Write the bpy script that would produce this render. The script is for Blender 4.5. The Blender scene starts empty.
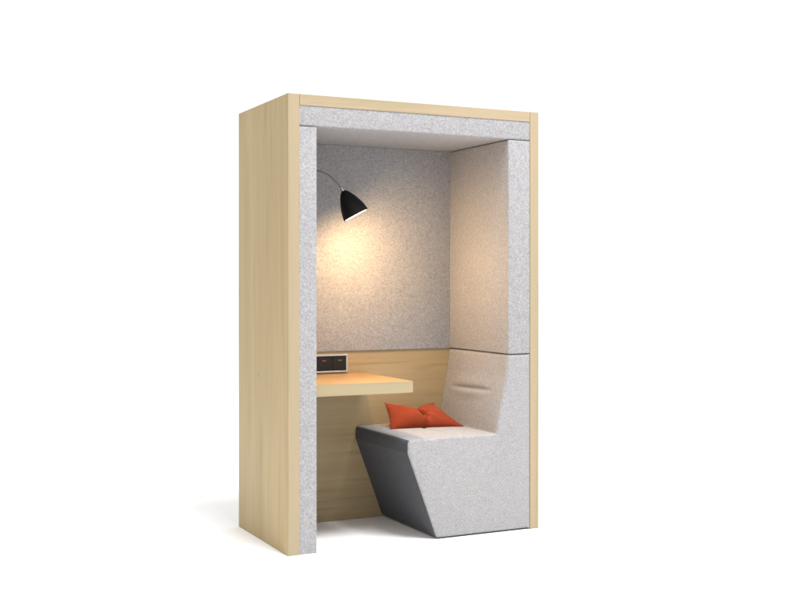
import bpy, bmesh, math, random
from mathutils import Vector, Matrix, noise
random.seed(4)
S = bpy.context.scene
COL = S.collection

# ------------------------------------------------------------------ helpers
def link(name, bm, mats, parent=None, smooth=False, recalc=True):
    if recalc:
        bmesh.ops.recalc_face_normals(bm, faces=bm.faces[:])
    me = bpy.data.meshes.new(name)
    bm.to_mesh(me); bm.free()
    for m in (mats if isinstance(mats, (list, tuple)) else [mats]):
        me.materials.append(m)
    if smooth:
        for p in me.polygons: p.use_smooth = True
        try: me.set_sharp_from_angle(angle=math.radians(42))
        except Exception: pass
    o = bpy.data.objects.new(name, me); COL.objects.link(o)
    if parent is not None:
        o.parent = parent
        w = Vector((0, 0, 0)); p = parent
        while p is not None:
            w += p.location; p = p.parent
        for v in me.vertices: v.co -= w
    return o

def thing(name, label, cat, loc=(0, 0, 0)):
    o = bpy.data.objects.new(name, None); COL.objects.link(o)
    o.location = loc; o.empty_display_size = .1
    o['label'] = label; o['category'] = cat
    return o

def box(bm, x0, x1, y0, y1, z0, z1, bev=0.0, seg=3):
    r = bmesh.ops.create_cube(bm, size=1)
    vs = r['verts']
    for v in vs:
        v.co = Vector((x0 if v.co.x < 0 else x1, y0 if v.co.y < 0 else y1, z0 if v.co.z < 0 else z1))
    if bev > 0:
        es = list({e for v in vs for e in v.link_edges})
        bmesh.ops.bevel(bm, geom=es, offset=bev, segments=seg, profile=.5, affect='EDGES')

def bx(*a, **k):
    bm = bmesh.new(); box(bm, *a, **k); return bm

def frame_of(d):
    d = d.normalized()
    a = Vector((0, 1, 0)) if abs(d.y) < .9 else Vector((1, 0, 0))
    u = d.cross(a).normalized(); return u, d.cross(u).normalized()

def lathe(bm, origin, axis, prof, n=48, mat=0, cap0=False, cap1=False):
    """profile of (distance along axis, radius)"""
    axis = axis.normalized(); u, w = frame_of(axis)
    rings = []
    for t, r in prof:
        rings.append([bm.verts.new(origin + axis * t + (u * math.cos(2 * math.pi * i / n) + w * math.sin(2 * math.pi * i / n)) * r) for i in range(n)])
    for a, b in zip(rings, rings[1:]):
        for i in range(n):
            f = bm.faces.new((a[i], a[(i + 1) % n], b[(i + 1) % n], b[i])); f.material_index = mat
    if cap0: bm.faces.new(rings[0]).material_index = mat
    if cap1: bm.faces.new(rings[-1]).material_index = mat

def tube(bm, pts, r, n=14):
    rings = []
    u = None
    for i, p in enumerate(pts):
        d = (pts[min(i + 1, len(pts) - 1)] - pts[max(i - 1, 0)]).normalized()
        if u is None: u, _ = frame_of(d)
        u = (u - d * u.dot(d)).normalized(); w = d.cross(u)
        rings.append([bm.verts.new(p + (u * math.cos(2 * math.pi * k / n) + w * math.sin(2 * math.pi * k / n)) * r) for k in range(n)])
    for a, b in zip(rings, rings[1:]):
        for k in range(n): bm.faces.new((a[k], a[(k + 1) % n], b[(k + 1) % n], b[k]))
    bm.faces.new(rings[0]); bm.faces.new(rings[-1])

def catmull(P, n=12):
    out = []
    Q = [P[0] * 2 - P[1]] + P + [P[-1] * 2 - P[-2]]
    for i in range(1, len(Q) - 2):
        a, b, c, d = Q[i - 1:i + 3]
        for k in range(n):
            t = k / n
            out.append(.5 * ((2 * b) + (c - a) * t + (2 * a - 5 * b + 4 * c - d) * t * t + (3 * b - a - 3 * c + d) * t ** 3))
    out.append(P[-1]); return out

# ------------------------------------------------------------------ materials
def new_mat(name):
    m = bpy.data.materials.new(name); m.use_nodes = True
    nt = m.node_tree; b = nt.nodes['Principled BSDF']
    return m, nt, b

def plain(name, col, rough=.5, metal=0., coat=0.):
    m, nt, b = new_mat(name)
    n = nt.nodes.new('ShaderNodeTexNoise'); n.inputs['Scale'].default_value = 60; n.inputs['Detail'].default_value = 4
    tc = nt.nodes.new('ShaderNodeTexCoord'); nt.links.new(tc.outputs['Object'], n.inputs['Vector'])
    mr = nt.nodes.new('ShaderNodeMapRange')
    mr.inputs['To Min'].default_value = max(0, rough - .06); mr.inputs['To Max'].default_value = rough + .06
    nt.links.new(n.outputs['Fac'], mr.inputs['Value']); nt.links.new(mr.outputs['Result'], b.inputs['Roughness'])
    b.inputs['Base Color'].default_value = (*col, 1)
    b.inputs['Metallic'].default_value = metal
    b.inputs['Coat Weight'].default_value = coat
    return m

def ramp(nt, stops):
    r = nt.nodes.new('ShaderNodeValToRGB'); el = r.color_ramp.elements
    el[0].position = stops[0][0]; el[0].color = (*stops[0][1], 1)
    el[1].position = stops[-1][0]; el[1].color = (*stops[-1][1], 1)
    for p, c in stops[1:-1]:
        e = el.new(p); e.color = (*c, 1)
    return r

def felt(name, base, contrast=1.0):
    """mottled wool felt: pale and dark fibres mixed"""
    m, nt, b = new_mat(name); L = nt.links.new
    tc = nt.nodes.new('ShaderNodeTexCoord')
    n1 = nt.nodes.new('ShaderNodeTexNoise'); n1.inputs['Scale'].default_value = 172; n1.inputs['Detail'].default_value = 3; n1.inputs['Roughness'].default_value = .65
    n2 = nt.nodes.new('ShaderNodeTexNoise'); n2.inputs['Scale'].default_value = 38; n2.inputs['Detail'].default_value = 2
    n3 = nt.nodes.new('ShaderNodeTexNoise'); n3.inputs['Scale'].default_value = 330; n3.inputs['Detail'].default_value = 1
    for n in (n1, n2, n3): L(tc.outputs['Object'], n.inputs['Vector'])
    c = contrast
    def k(f, tint=(1, 1, 1)): return tuple(max(.01, v * (1 + (f - 1) * c) * t) for v, t in zip(base, tint))
    r = ramp(nt, [(.30, k(.52, (1, .98, 1.02))), (.43, k(.86, (1.0, .985, 1.03))), (.55, k(1.06)), (.70, k(1.42))])
    L(n1.outputs['Fac'], r.inputs['Fac'])
    r2 = ramp(nt, [(.3, (.96,) * 3), (.7, (1.04,) * 3)]); L(n2.outputs['Fac'], r2.inputs['Fac'])
    mx = nt.nodes.new('ShaderNodeMix'); mx.data_type = 'RGBA'; mx.blend_type = 'MULTIPLY'; mx.inputs['Factor'].default_value = 1
    L(r.outputs['Color'], mx.inputs['A']); L(r2.outputs['Color'], mx.inputs['B'])
    L(mx.outputs['Result'], b.inputs['Base Color'])
    b.inputs['Roughness'].default_value = .95
    b.inputs['Specular IOR Level'].default_value = .12
    b.inputs['Sheen Weight'].default_value = .08
    ad = nt.nodes.new('ShaderNodeMath'); ad.operation = 'ADD'
    L(n1.outputs['Fac'], ad.inputs[0]); L(n3.outputs['Fac'], ad.inputs[1])
    n4 = nt.nodes.new('ShaderNodeTexNoise'); n4.inputs['Scale'].default_value = 5.5; n4.inputs['Detail'].default_value = 2
    L(tc.outputs['Object'], n4.inputs['Vector'])
    b4 = nt.nodes.new('ShaderNodeBump'); b4.inputs['Strength'].default_value = .2; b4.inputs['Distance'].default_value = .02
    L(n4.outputs['Fac'], b4.inputs['Height'])
    bp = nt.nodes.new('ShaderNodeBump'); L(b4.outputs['Normal'], bp.inputs['Normal']); bp.inputs['Strength'].default_value = .35; bp.inputs['Distance'].default_value = .002
    L(ad.outputs[0], bp.inputs['Height']); L(bp.outputs['Normal'], b.inputs['Normal'])
    return m

def wood(name, axis, stops, seed=0., figure=1.0, knots=True, rough=.45, fine=1.0):
    """pale maple veneer, grain running along the given axis"""
    m, nt, b = new_mat(name); L = nt.links.new
    tc = nt.nodes.new('ShaderNodeTexCoord')
    def mapped(along, across, off):
        mp = nt.nodes.new('ShaderNodeMapping')
        s = [across] * 3; s['xyz'.index(axis)] = along
        mp.inputs['Scale'].default_value = s
        mp.inputs['Location'].default_value = (seed + off, seed * 1.7 + off, seed * .6 - off)
        L(tc.outputs['Object'], mp.inputs['Vector']); return mp.outputs['Vector']
    def nz(vec, det, rgh, dist=0.):
        n = nt.nodes.new('ShaderNodeTexNoise'); n.inputs['Scale'].default_value = 1
        n.inputs['Detail'].default_value = det; n.inputs['Roughness'].default_value = rgh; n.inputs['Distortion'].default_value = dist
        L(vec, n.inputs['Vector']); return n.outputs['Fac']
    broad = nz(mapped(.9, 9 * fine, 0), 4, .55, .6)
    streak = nz(mapped(1.6, 46 * fine, 3), 5, .6, .25)
    fibre = nz(mapped(9, 330, 7), 3, .6)
    def mul(a, f):
        q = nt.nodes.new('ShaderNodeMath'); q.operation = 'MULTIPLY'; L(a, q.inputs[0]); q.inputs[1].default_value = f; return q.outputs[0]
    def add(a, c):
        q = nt.nodes.new('ShaderNodeMath'); q.operation = 'ADD'; L(a, q.inputs[0]); L(c, q.inputs[1]); return q.outputs[0]
    v = add(add(mul(broad, .5), mul(streak, .36)), mul(fibre, .14))
    r = ramp(nt, stops); L(v, r.inputs['Fac'])
    out = r.outputs['Color']
    # thin dark mineral streaks
    ms = nz(mapped(1.1, 24, 11), 2, .5, .8)
    rs = ramp(nt, [(.34 , (.76, .74, .70)), (.40, (1, 1, 1))]); L(ms, rs.inputs['Fac'])
    mx = nt.nodes.new('ShaderNodeMix'); mx.data_type = 'RGBA'; mx.blend_type = 'MULTIPLY'; mx.inputs['Factor'].default_value = .55 * figure
    L(out, mx.inputs['A']); L(rs.outputs['Color'], mx.inputs['B']); out = mx.outputs['Result']
    if knots:
        vo = nt.nodes.new('ShaderNodeTexVoronoi'); vo.inputs['Scale'].default_value = 1; L(mapped(2.1, 5.2, 5), vo.inputs['Vector'])
        rk = ramp(nt, [(.018, (.42, .33, .26)), (.05, (1, 1, 1))]); L(vo.outputs['Distance'], rk.inputs['Fac'])
        mk = nt.nodes.new('ShaderNodeMix'); mk.data_type = 'RGBA'; mk.blend_type = 'MULTIPLY'; mk.inputs['Factor'].default_value = .8
        L(out, mk.inputs['A']); L(rk.outputs['Color'], mk.inputs['B']); out = mk.outputs['Result']
    L(out, b.inputs['Base Color'])
    b.inputs['Roughness'].default_value = rough
    b.inputs['Specular IOR Level'].default_value = .3
    bp = nt.nodes.new('ShaderNodeBump'); bp.inputs['Strength'].default_value = .08; bp.inputs['Distance'].default_value = .001
    L(fibre, bp.inputs['Height']); L(bp.outputs['Normal'], b.inputs['Normal'])
    return m

def fabric(name, col):
    m, nt, b = new_mat(name); L = nt.links.new
    tc = nt.nodes.new('ShaderNodeTexCoord')
    n = nt.nodes.new('ShaderNodeTexNoise'); n.inputs['Scale'].default_value = 420; n.inputs['Detail'].default_value = 2
    n2 = nt.nodes.new('ShaderNodeTexNoise'); n2.inputs['Scale'].default_value = 14; n2.inputs['Detail'].default_value = 3
    L(tc.outputs['Object'], n.inputs['Vector']); L(tc.outputs['Object'], n2.inputs['Vector'])
    r = ramp(nt, [(.3, tuple(c * .8 for c in col)), (.7, tuple(c * 1.15 for c in col))]); L(n.outputs['Fac'], r.inputs['Fac'])
    L(r.outputs['Color'], b.inputs['Base Color'])
    b.inputs['Roughness'].default_value = .85; b.inputs['Specular IOR Level'].default_value = .2
    b.inputs['Sheen Weight'].default_value = .15; b.inputs['Sheen Tint'].default_value = (1, .5, .35, 1)
    b1 = nt.nodes.new('ShaderNodeBump'); b1.inputs['Strength'].default_value = .25; b1.inputs['Distance'].default_value = .001
    b2 = nt.nodes.new('ShaderNodeBump'); b2.inputs['Strength'].default_value = .25; b2.inputs['Distance'].default_value = .012
    L(n.outputs['Fac'], b1.inputs['Height']); L(n2.outputs['Fac'], b2.inputs['Height'])
    L(b2.outputs['Normal'], b1.inputs['Normal']); L(b1.outputs['Normal'], b.inputs['Normal'])
    return m

FELT = felt('grey_mottled_felt', (.270, .267, .268), .74)
FELT_SHADE = felt('grey_felt_painted_shade', (.066, .069, .075), .45)  # dark copy of the grey felt, shade put into its colour
MAPLE_V = [(.30, (0.274, 0.192, 0.080)), (.45, (0.342, 0.251, 0.115)), (.60, (0.383, 0.287, 0.139)), (.75, (0.410, 0.309, 0.157))]
EDGE_V = [(.34, (0.234, 0.199, 0.108)), (.44, (0.275, 0.224, 0.134)), (.52, (0.316, 0.241, 0.160)), (.60, (0.282, 0.241, 0.142)), (.70, (0.319, 0.267, 0.178))]
W_SIDE = wood('maple_upright_grain', 'z', MAPLE_V, 1.3, .6)
W_EDGE = wood('maple_edge_upright', 'z', EDGE_V, 4.1, .3, False, .45, 4.5)
W_EDGEX = wood('maple_edge_level', 'x', EDGE_V, 8.4, .5, False)
W_BACK = wood('maple_level_grain', 'x', [(.30, (0.252, 0.180, 0.093)), (.45, (0.313, 0.231, 0.125)), (.60, (0.346, 0.266, 0.150)), (.75, (0.374, 0.292, 0.171))], 2.2, 1.0, False)
W_TABLE = wood('maple_table_grain', 'x', [(.30, (0.256, 0.149, 0.061)), (.5, (0.304, 0.184, 0.081)), (.72, (0.335, 0.210, 0.099))], 6.6, .6, False, .4)
W_TEDGE = wood('pale_table_edge', 'x', [(.30, (0.254, 0.199, 0.109)), (.5, (0.288, 0.233, 0.138)), (.72, (0.306, 0.251, 0.155))], 9.2, .5, False)
BLACK = plain('black_lacquer', (.0035, .0035, .004), .5)
BLACK.node_tree.nodes['Principled BSDF'].inputs['Specular IOR Level'].default_value = .2

WHITE = plain('white_enamel', (.85, .84, .82), .4)
CHROME = plain('brushed_metal', (.55, .55, .56), .25, 1.)
DARKMET = plain('dark_bronze_tube', (.10, .095, .09), .3, 1.)
ALU = plain('silver_anodised', (.36, .37, .39), .45, .4)
PLASTIC = plain('black_plastic', (.010, .010, .010), .5)
PLASTIC.node_tree.nodes['Principled BSDF'].inputs['Specular IOR Level'].default_value = .25

SLOT = plain('socket_hole', (.004, .004, .004), .6)
REDP = plain('red_plastic', (.24, .018, .045), .4)
PALEP = plain('grey_plastic', (.20, .21, .20), .4)
PINKP = plain('dusty_pink_plastic', (.12, .05, .05), .4)
DARK = plain('dark_plinth', (.03, .03, .032), .7)
ORANGE = fabric('orange_wool', (.195, .027, .0065))
ORANGE_D = fabric('dark_orange_piping', (.15, .022, .010))

# ------------------------------------------------------------------ setting
m, nt, b = new_mat('white_studio_floor')
n = nt.nodes.new('ShaderNodeTexNoise'); n.inputs['Scale'].default_value = .7
tc = nt.nodes.new('ShaderNodeTexCoord'); nt.links.new(tc.outputs['Object'], n.inputs['Vector'])
rr = ramp(nt, [(.3, (.945,) * 3), (.7, (.955,) * 3)]); nt.links.new(n.outputs['Fac'], rr.inputs['Fac'])
nt.links.new(rr.outputs['Color'], b.inputs['Base Color'])
b.inputs['Roughness'].default_value = .9; b.inputs['Specular IOR Level'].default_value = 0
bm = bmesh.new()
R_ = 400
bm.faces.new([bm.verts.new(p) for p in ((-R_, -R_, 0), (R_, -R_, 0), (R_, R_, 0), (-R_, R_, 0))])
g = link('ground', bm, m); g['kind'] = 'structure'

# ------------------------------------------------------------------ booth shell
W, D, H = 1.3457, .7093, 2.1
XL, XR = .0556, 1.2949
booth = thing('booth', 'tall open-fronted maple booth lined with pale grey mottled felt pads', 'booth', (W / 2, D / 2, 0))
BV = .0015
lp = link('side_panel', bx(0, XL, .003, D, .0, H, bev=BV), W_SIDE, booth)
link('edge_band', bx(.0006, XL - .0006, -.0005, .0029, .0006, H - .0006, bev=.0004, seg=1), W_EDGE, lp)
rp = link('side_panel', bx(XR, W, .003, D, .0, H, bev=BV), W_SIDE, booth)
link('edge_band', bx(XR + .0006, W - .0006, -.0005, .0029, .0006, H - .0006, bev=.0004, seg=1), W_EDGE, rp)
tp = link('roof_panel', bx(XL + .0007, XR - .0007, .003, D - .001, 2.049, H - .0003, bev=BV), W_EDGEX, booth)
link('edge_band', bx(XL + .001, XR - .001, 0, .0029, 2.0494, H - .0009, bev=.0004, seg=1), W_EDGEX, tp)
link('back_panel', bx(XL + .001, XR - .001, .614, D - .002, .0006, 2.0486, bev=.001), W_BACK, booth)

def pad(name, x0, x1, y0, y1, z0, z1, r=.008, keep=()):
    """upholstered pad; edges on the faces listed in keep butt against wood and stay square"""
    bm = bx(x0, x1, y0, y1, z0, z1)
    lim = {'x0': (0, x0), 'x1': (0, x1), 'z0': (2, z0), 'z1': (2, z1), 'y1': (1, y1)}
    es = []
    for e in bm.edges:
        if not any(all(abs(v.co[lim[k][0]] - lim[k][1]) < 1e-6 for v in e.verts) for k in keep): es.append(e)
    bmesh.ops.bevel(bm, geom=es, offset=r, segments=4, profile=.5, affect='EDGES')
    return link(name, bm, FELT, booth, smooth=True)
pad('ceiling_pad', XL + .0004, XR - .0004, .0025, .612, 1.9565, 2.0484, .007, ('x0', 'x1', 'z1', 'y1'))
pad('side_pad', XL + .0004, .1413, .0025, .6068, .0006, 1.9535, .004, ('x0', 'z0', 'y1'))
pad('side_pad', 1.1690, XR - .0004, .0025, .6068, 0.8842, 1.9532, .006, ('x1', 'y1'))
pad('rear_pad', .1425, 1.1735, .6072, .6135, .8835, 1.9562, .002, ('y1',))

# ------------------------------------------------------------------ bench
bench = thing('bench', 'grey felt bench with a slanted undercut front and high padded back inside the booth', 'bench', (.95, .31, 0))
def round_profile(pts):
    """pts: (x, z, radius) counter-clockwise -> dense rounded outline"""
    out = []
    n = len(pts)
    for i in range(n):
        p0 = Vector(pts[i - 1][:2]); p = Vector(pts[i][:2]); p1 = Vector(pts[(i + 1) % n][:2]); r = pts[i][2]
        a = (p0 - p).normalized(); c = (p1 - p).normalized()
        ang = a.angle(c); t = min(r / math.tan(ang / 2), (p0 - p).length * .45, (p1 - p).length * .45)
        s, e = p + a * t, p + c * t
        for k in range(7):
            q = k / 6
            out.append(s * (1 - q) ** 2 + p * 2 * q * (1 - q) + e * q * q)
    dense = []
    for i, p in enumerate(out):
        q = out[(i + 1) % len(out)]; L = (q - p).length; k = max(1, int(L / .006))
        for j in range(k): dense.append(p + (q - p) * j / k)
    return dense
PROF = round_profile([(.7630, .0065, .020), (1.2942, .0065, .004), (1.2942, 0.8808, .004), (1.1695, 0.8808, .020),
                      (1.1560, .770, .05), (1.1230, .610, .06), (1.1000, .4895, .006), (.6075, .4880, .022), (.6075, .4230, .018)])
def normals(P):
    N = []
    for i in range(len(P)):
        d = (P[(i + 1) % len(P)] - P[i - 1]).normalized(); N.append(Vector((-d.y, d.x)))   # inward for CCW
    return N
NRM = normals(PROF)
y0, y1, rf = .0025, .6125, .013
ys = []
for k in range(6):
    a = k / 5 * math.pi / 2; ys.append((y0 + rf * (1 - math.cos(a)), rf * (1 - math.sin(a))))
ny = 48
for k in range(1, ny + 1): ys.append((y0 + rf + (y1 - y0 - rf) * k / ny, 0))
def dent(x, y, z):
    """stitched pull on the backrest, slight crown on the seat"""
    dv = Vector((0, 0, 0))
    if x < 1.19 and x > 1.09 and z > .5:
        yc = (y - .315)
        w = max(0, 1 - abs(yc / .21) ** 2.5)
        dz = z - (.690 + .004 * math.sin(y * 9))
        dv.x += w * (.010 * math.exp(-(dz / .0085) ** 2) - .003 * math.exp(-((dz - .03) / .022) ** 2) - .005 * math.exp(-((dz + .024) / .022) ** 2))
        dv.x -= .006 * math.sin(math.pi * min(1, max(0, (y - .01) / .6))) * math.sin(math.pi * min(1, max(0, (z - .5) / .37)))
    if z > .47 and z < .5 and x < 1.11:
        u = min(1, max(0, (x - .61) / .49)); v = min(1, max(0, y / .62))
        dv.z += .007 * (math.sin(math.pi * u) * math.sin(math.pi * v)) ** .6
        c = x - (.875 + .01 * math.sin(y * 12))
        dv.z -= .006 * math.exp(-(c / .010) ** 2) * max(0, 1 - abs((y - .33) / .2) ** 4)
    return dv
bm = bmesh.new(); rings = []
for yy, ins in ys:
    rings.append([])
    for p, nn in zip(PROF, NRM):
        q = p + nn * ins * (.12 if p.x > 1.282 else 1); c = Vector((q.x, yy, q.y)); rings[-1].append(bm.verts.new(c + dent(*c)))
nP = len(PROF)
for a, c in zip(rings, rings[1:]):
    for i in range(nP): bm.faces.new((a[i], a[(i + 1) % nP], c[(i + 1) % nP], c[i]))
bm.faces.new(rings[0]); bm.faces.new(rings[-1])
bmesh.ops.recalc_face_normals(bm, faces=bm.faces[:])
# cut the upholstered body in two along the level of the seat
bmB = bm.copy()
geom = bm.verts[:] + bm.edges[:] + bm.faces[:]
CUT = (Vector((1.1005, 0, .4893)), Vector((0, 0, 1)))
bmesh.ops.bisect_plane(bm, geom=geom, plane_co=CUT[0] + Vector((0, 0, .0105)), plane_no=CUT[1], clear_outer=True)
geom = bmB.verts[:] + bmB.edges[:] + bmB.faces[:]
bmesh.ops.bisect_plane(bmB, geom=geom, plane_co=CUT[0] + Vector((0, 0, .0105)), plane_no=CUT[1], clear_inner=True)
seat = link('seat', bm, [FELT, FELT_SHADE], bench, smooth=True)
for p in seat.data.polygons:                                     # knee side: deep shade painted in as a darker felt colour
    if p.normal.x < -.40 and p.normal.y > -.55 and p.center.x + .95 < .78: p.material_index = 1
link('backrest', bmB, FELT, bench, smooth=True)
link('plinth', bx(.785, 1.285, .012, .60, .0005, .0062), DARK, bench)

# ------------------------------------------------------------------ table
table = thing('table', 'thin pale maple desk top fixed across the left corner of the booth', 'table', (.39, .32, .70))
tx0, tx1, ty0, ty1, tz0, tz1 = .1425, .650, .020, .6132, .7135, .768
RC = .013
def plan(d):
    """outline of the desk top, its free front corner rounded"""
    P = [(tx0, ty1), (tx0, ty0 + d)]
    for k in range(9):
        t = k / 8 * math.pi / 2
        P.append((tx1 - RC + (RC - d) * math.sin(t), ty0 + RC - (RC - d) * math.cos(t)))
    P.append((tx1 - d, ty1)); return P
def prism(P, z0, z1, bev):
    bm = bmesh.new()
    lo = [bm.verts.new((x, y, z0)) for x, y in P]; hi = [bm.verts.new((x, y, z1)) for x, y in P]
    for i in range(len(P)): bm.faces.new((lo[i], lo[(i + 1) % len(P)], hi[(i + 1) % len(P)], hi[i]))
    bm.faces.new(lo); bm.faces.new(hi)
    if bev:
        es = [e for e in bm.edges if abs(e.verts[0].co.z - e.verts[1].co.z) < 1e-6]
        bmesh.ops.bevel(bm, geom=es, offset=bev, segments=2, profile=.5, affect='EDGES')
    return bm
link('table_top', prism(plan(.0022), tz0, tz1, .0008), W_TABLE, table, smooth=True)
prof = plan(0)[1:] + plan(.0021)[1:][::-1]; NP = len(prof)
bm = bmesh.new()
lo = [bm.verts.new((x, y, tz0 + .0005)) for x, y in prof]; hi = [bm.verts.new((x, y, tz1 - .0004)) for x, y in prof]
h = NP // 2
for i in range(NP): bm.faces.new((lo[i], lo[(i + 1) % NP], hi[(i + 1) % NP], hi[i]))
for ring in (lo, hi):
    for i in range(h - 1): bm.faces.new((ring[i], ring[i + 1], ring[NP - 2 - i], ring[NP - 1 - i]))
link('edge_band', bm, W_TEDGE, table, smooth=True)

# ------------------------------------------------------------------ power outlet
out = thing('power_outlet', 'silver framed black twin socket strip on the back wall above the desk', 'power outlet', (.46, .63, .82))
ux0, ux1, uy0, uz0, uz1 = .372, .5575, .598, .7735, .8685
bm = bmesh.new(); fw = .0095
box(bm, ux0, ux1, uy0, .6134, uz1 - fw, uz1, .0015, 2); box(bm, ux0, ux1, uy0, .6134, uz0, uz0 + fw, .0015, 2)
box(bm, ux0, ux0 + fw, uy0 + .0004, .6134, uz0 + fw + .0001, uz1 - fw - .0001); box(bm, ux1 - fw, ux1, uy0 + .0004, .6134, uz0 + fw + .0001, uz1 - fw - .0001)
link('frame', bm, ALU, out)
fp = link('faceplate', bx(ux0 + fw + .0003, ux1 - fw - .0003, uy0 + .006, .6130, uz0 + fw + .0003, uz1 - fw - .0003), PLASTIC, out)
for i, (cx, ca, cb) in enumerate(((.4235, REDP, PALEP), (.5120, PINKP, PALEP))):
    s = link('socket', bx(cx - .038, cx + .038, uy0 + .003, uy0 + .0059, uz0 + .0125, uz1 - .0125, bev=.002, seg=2), PLASTIC, out)
    link('indicator', bx(cx - .010, cx + .003, uy0 + .0015, uy0 + .0029, .8325, .8395, bev=.001, seg=2), ca, s)
    link('switch', bx(cx + .0055, cx + .0095, uy0 + .0015, uy0 + .0029, .8330, .8395, bev=.001, seg=2), cb, s)
    bm = bmesh.new()
    for dx in (-.0095, .0095):
        lathe(bm, Vector((cx + dx, uy0 + .0031, .806)), Vector((0, -1, 0)), [(0, .0032), (.0006, .0030)], 16, cap1=True)
    link('pin_hole', bm, SLOT, s)

# ------------------------------------------------------------------ wall lamp
LY = .345
lamp = thing('wall_lamp', 'black bell-shaped wall lamp on a thin curved arm, lit, in the booth', 'lamp', (.142, LY, 1.66))
bm = bmesh.new(); lathe(bm, Vector((.1415, LY, 1.66)), Vector((1, 0, 0)), [(0, .047), (.010, .047), (.014, .043), (.018, .030), (.021, .012)], 40, cap0=True, cap1=True)
link('wall_plate', bm, BLACK, lamp, smooth=True)
neck = Vector((.4450-.0238, LY, 1.7000-.0048)); mouth = Vector((.5055-.0238, LY, 1.5790-.0048))
ax = (mouth - neck).normalized(); Ls = (mouth - neck).length
ax = (ax + Vector((0, -.172, 0))).normalized()
mouth = neck + ax * Ls
arm_pts = catmull([Vector((.160, LY, 1.66)), Vector((.186, LY, 1.672)), Vector((.204, LY, 1.71)), Vector((.222, LY, 1.758)), Vector((.246, LY, 1.782)), Vector((.280, LY, 1.7888)), Vector((.318, LY, 1.782)), Vector((.350, LY, 1.766)), Vector((.379, LY, 1.742)), neck - ax * .012])
bm = bmesh.new(); tube(bm, arm_pts, .0036); link('arm', bm, DARKMET, lamp, smooth=True)
bm = bmesh.new(); lathe(bm, neck - ax * .022, ax, [(0, .0045), (.002, .0066), (.012, .0072), (.020, .0095), (.026, .0095)], 28, cap0=True, cap1=True)
link('collar', bm, CHROME, lamp, smooth=True)
k = Ls
prof_o = [(.0, .010), (.004, .0155), (.012, .0225), (.026, .0315), (.045, .0415), (.065, .0500), (.085, .0570), (.105, .0625), (.122, .0655), (k, .0668)]
bm = bmesh.new()
lathe(bm, neck, ax, prof_o, 64, 0)
inner = [(k, .0668), (k + .0005, .0655), (k - .001, .0648)] + [(t + .0015, max(.006, r - .0018)) for t, r in prof_o[::-1][1:]]
lathe(bm, neck, ax, inner[:3], 64, 0)
bmesh.ops.remove_doubles(bm, verts=bm.verts[:], dist=1e-5)
sh = link('shade', bm, BLACK, lamp, smooth=True)
bm = bmesh.new(); lathe(bm, neck, ax, inner[2:], 64, 0, cap1=True)
link('lining', bm, WHITE, sh, smooth=True)
# bulb
em, nt, b = new_mat('glowing_bulb')
b.inputs['Base Color'].default_value = (1, .9, .75, 1)
b.inputs['Emission Color'].default_value = (1, .78, .50, 1); b.inputs['Emission Strength'].default_value = 12
bm = bmesh.new(); lathe(bm, neck, ax, [(.030, .010), (.045, .0115), (.056, .018), (.066, .0215), (.076, .021), (.085, .016), (.090, .008), (.0915, .001)], 32, cap0=True, cap1=True)
link('bulb', bm, em, sh, smooth=True)
ld = bpy.data.lights.new('lamp_light', 'POINT'); ld.energy = 25.5; ld.color = (1, .65, .32); ld.shadow_soft_size = .042
lo_ = bpy.data.objects.new('lamp_light', ld); COL.objects.link(lo_); lo_.parent = lamp
sd = bpy.data.lights.new('lamp_beam', 'SPOT'); sd.energy = 17.0; sd.color = ld.color; sd.shadow_soft_size = .042
sd.spot_size = math.radians(125); sd.spot_blend = 1.0
so = bpy.data.objects.new('lamp_beam', sd); COL.objects.link(so); so.parent = lamp
so.location = neck + ax * .112 - lamp.location; so.rotation_euler = ax.to_track_quat('-Z', 'Y').to_euler()
lo_.location = neck + ax * .124 - lamp.location

# ------------------------------------------------------------------ cushion
cush_bm = bmesh.new()
SZ = .4915
BL = Vector((.698, .372, SZ + .002)); BR = Vector((1.090, .318, SZ + .002)); TL = Vector((.7345, .520, .622)); TR = Vector((1.024, .530, .6022))
NU, NV = 96, 60
def cush(u, v, side):
    # outline: straight bottom, top edge sagging to the pinch
    b_ = BL.lerp(BR, u) ; t_ = TL.lerp(TR, u)
    e = u - .5
    sag = math.exp(-(abs(e + .04) / .30) ** 1.5)
    t_ = t_ + Vector((0, .012, -.074)) * sag
    b_ = b_ + Vector((0, -.010, 0)) * math.sin(math.pi * u)
    # side edges bow inward
    inw = Vector((1, 0, 0)) * ((.006 if u < .5 else .020) * math.sin(math.pi * v)) * (1 - 2 * u)
    p = b_.lerp(t_, v) + inw
    nrm = ((BR - BL).cross(TL - BL)).normalized()
    if nrm.y > 0: nrm = -nrm
    puff = (max(0, math.sin(math.pi * u)) ** .55) * (max(0, math.sin(math.pi * v)) ** .6)
    # two lobes: valley running from the top edge to the pinch below the middle
    val = math.exp(-((e + .035 - .05 * (1 - v)) / .055) ** 2) * min(1, max(0, (v - .22) / .25))
    left = 1.25 if e < 0 else 1.0
    th = puff * (.074 * left if side > 0 else .045)
    th *= (1 - .85 * val)
    p = p + nrm * th * side
    if side > 0:
        p = p + Vector((0, 0, .0)) + Vector((noise.noise(p * 14), 0, noise.noise(p * 16 + Vector((3, 1, 0))))) * .005 * puff
        q = Vector((e + .01, (v - .45) * .6)); r = q.length
        if r > 1e-4:
            an = math.atan2(q.y, q.x)
            p = p + nrm * (.0045 * math.sin(an * 7 + 2.2 * noise.noise(Vector((an * 1.5, r * 5, 2)))) * math.exp(-(r / .20) ** 2) * min(1, r / .05) * puff)
    return p
def grid(side):
    return [[cush_bm.verts.new(cush(i / NU, j / NV, side)) for j in range(NV + 1)] for i in range(NU + 1)]
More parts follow.
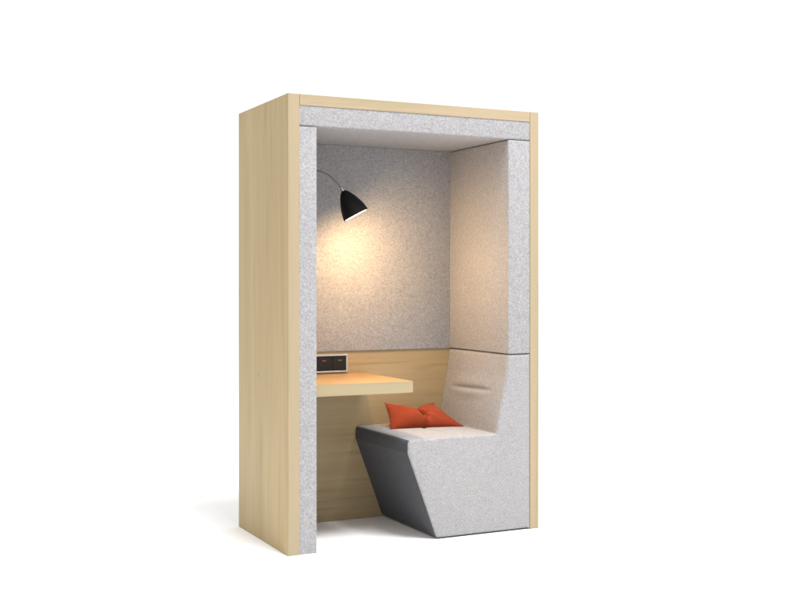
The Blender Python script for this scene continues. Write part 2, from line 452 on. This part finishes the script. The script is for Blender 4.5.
for side in (1, -1):
    G = grid(side)
    for i in range(NU):
        for j in range(NV): cush_bm.faces.new((G[i][j], G[i + 1][j], G[i + 1][j + 1], G[i][j + 1]))
bmesh.ops.remove_doubles(cush_bm, verts=cush_bm.verts[:], dist=2e-5)
for v in cush_bm.verts:
    lim = SZ + .0015
    if v.co.z < lim: v.co.z = lim + (v.co.z - lim) * .04
cushion = thing('cushion', 'small orange-red cushion pinched in the middle, lying on the felt bench', 'cushion', (.90, .42, SZ))
link('cover', cush_bm, ORANGE, cushion, smooth=True)
loop = [(i / NU, 0) for i in range(NU)] + [(1, j / NV) for j in range(NV)] + [(1 - i / NU, 1) for i in range(NU)] + [(0, 1 - j / NV) for j in range(NV + 1)]
bm = bmesh.new(); pts = [cush(u, v, 0) for u, v in loop]
for p in pts: p.z = max(p.z, SZ + .003)
tube(bm, pts, .0022, 8); link('piping', bm, ORANGE_D, cushion, smooth=True)

# ------------------------------------------------------------------ camera
cam = bpy.data.cameras.new('camera'); co = bpy.data.objects.new('camera', cam); COL.objects.link(co)
co.location = (-1.81974, -4.83898, 1.24001); co.rotation_euler = (math.pi / 2, 0, -.45797)
cam.sensor_width = 36; cam.lens = 1136.036 / 800 * 36; cam.shift_y = -(300 - 282.7) / 800
cam.clip_end = 2000; cam.clip_start = .05
S.camera = co

# ------------------------------------------------------------------ light
w = bpy.data.worlds.new('World'); S.world = w; w.use_nodes = True
bg = w.node_tree.nodes['Background']; bg.inputs['Color'].default_value = (1, 1, 1, 1); bg.inputs['Strength'].default_value = 1.0
def area(name, loc, target, size, power, col=(1, 1, 1)):
    a = bpy.data.lights.new(name, 'AREA'); a.shape = 'SQUARE'; a.size = size; a.energy = power; a.color = col
    o = bpy.data.objects.new(name, a); COL.objects.link(o); o.location = loc
    o.rotation_euler = (Vector(target) - Vector(loc)).to_track_quat('-Z', 'Y').to_euler(); return o
area('overhead_softbox', (1.3, -2.2, 7.0), (.7, .1, 0), 2.7, 700)
area('side_softbox', (7.6, -4.2, 3.2), (.7, 0, 1.0), 2.0, 170)
S.view_settings.view_transform = 'Standard'; S.view_settings.look = 'None'
S.view_settings.exposure = .10; S.view_settings.gamma = 1
S.cycles.max_bounces = 10; S.cycles.diffuse_bounces = 6
S.cycles.use_denoising = True
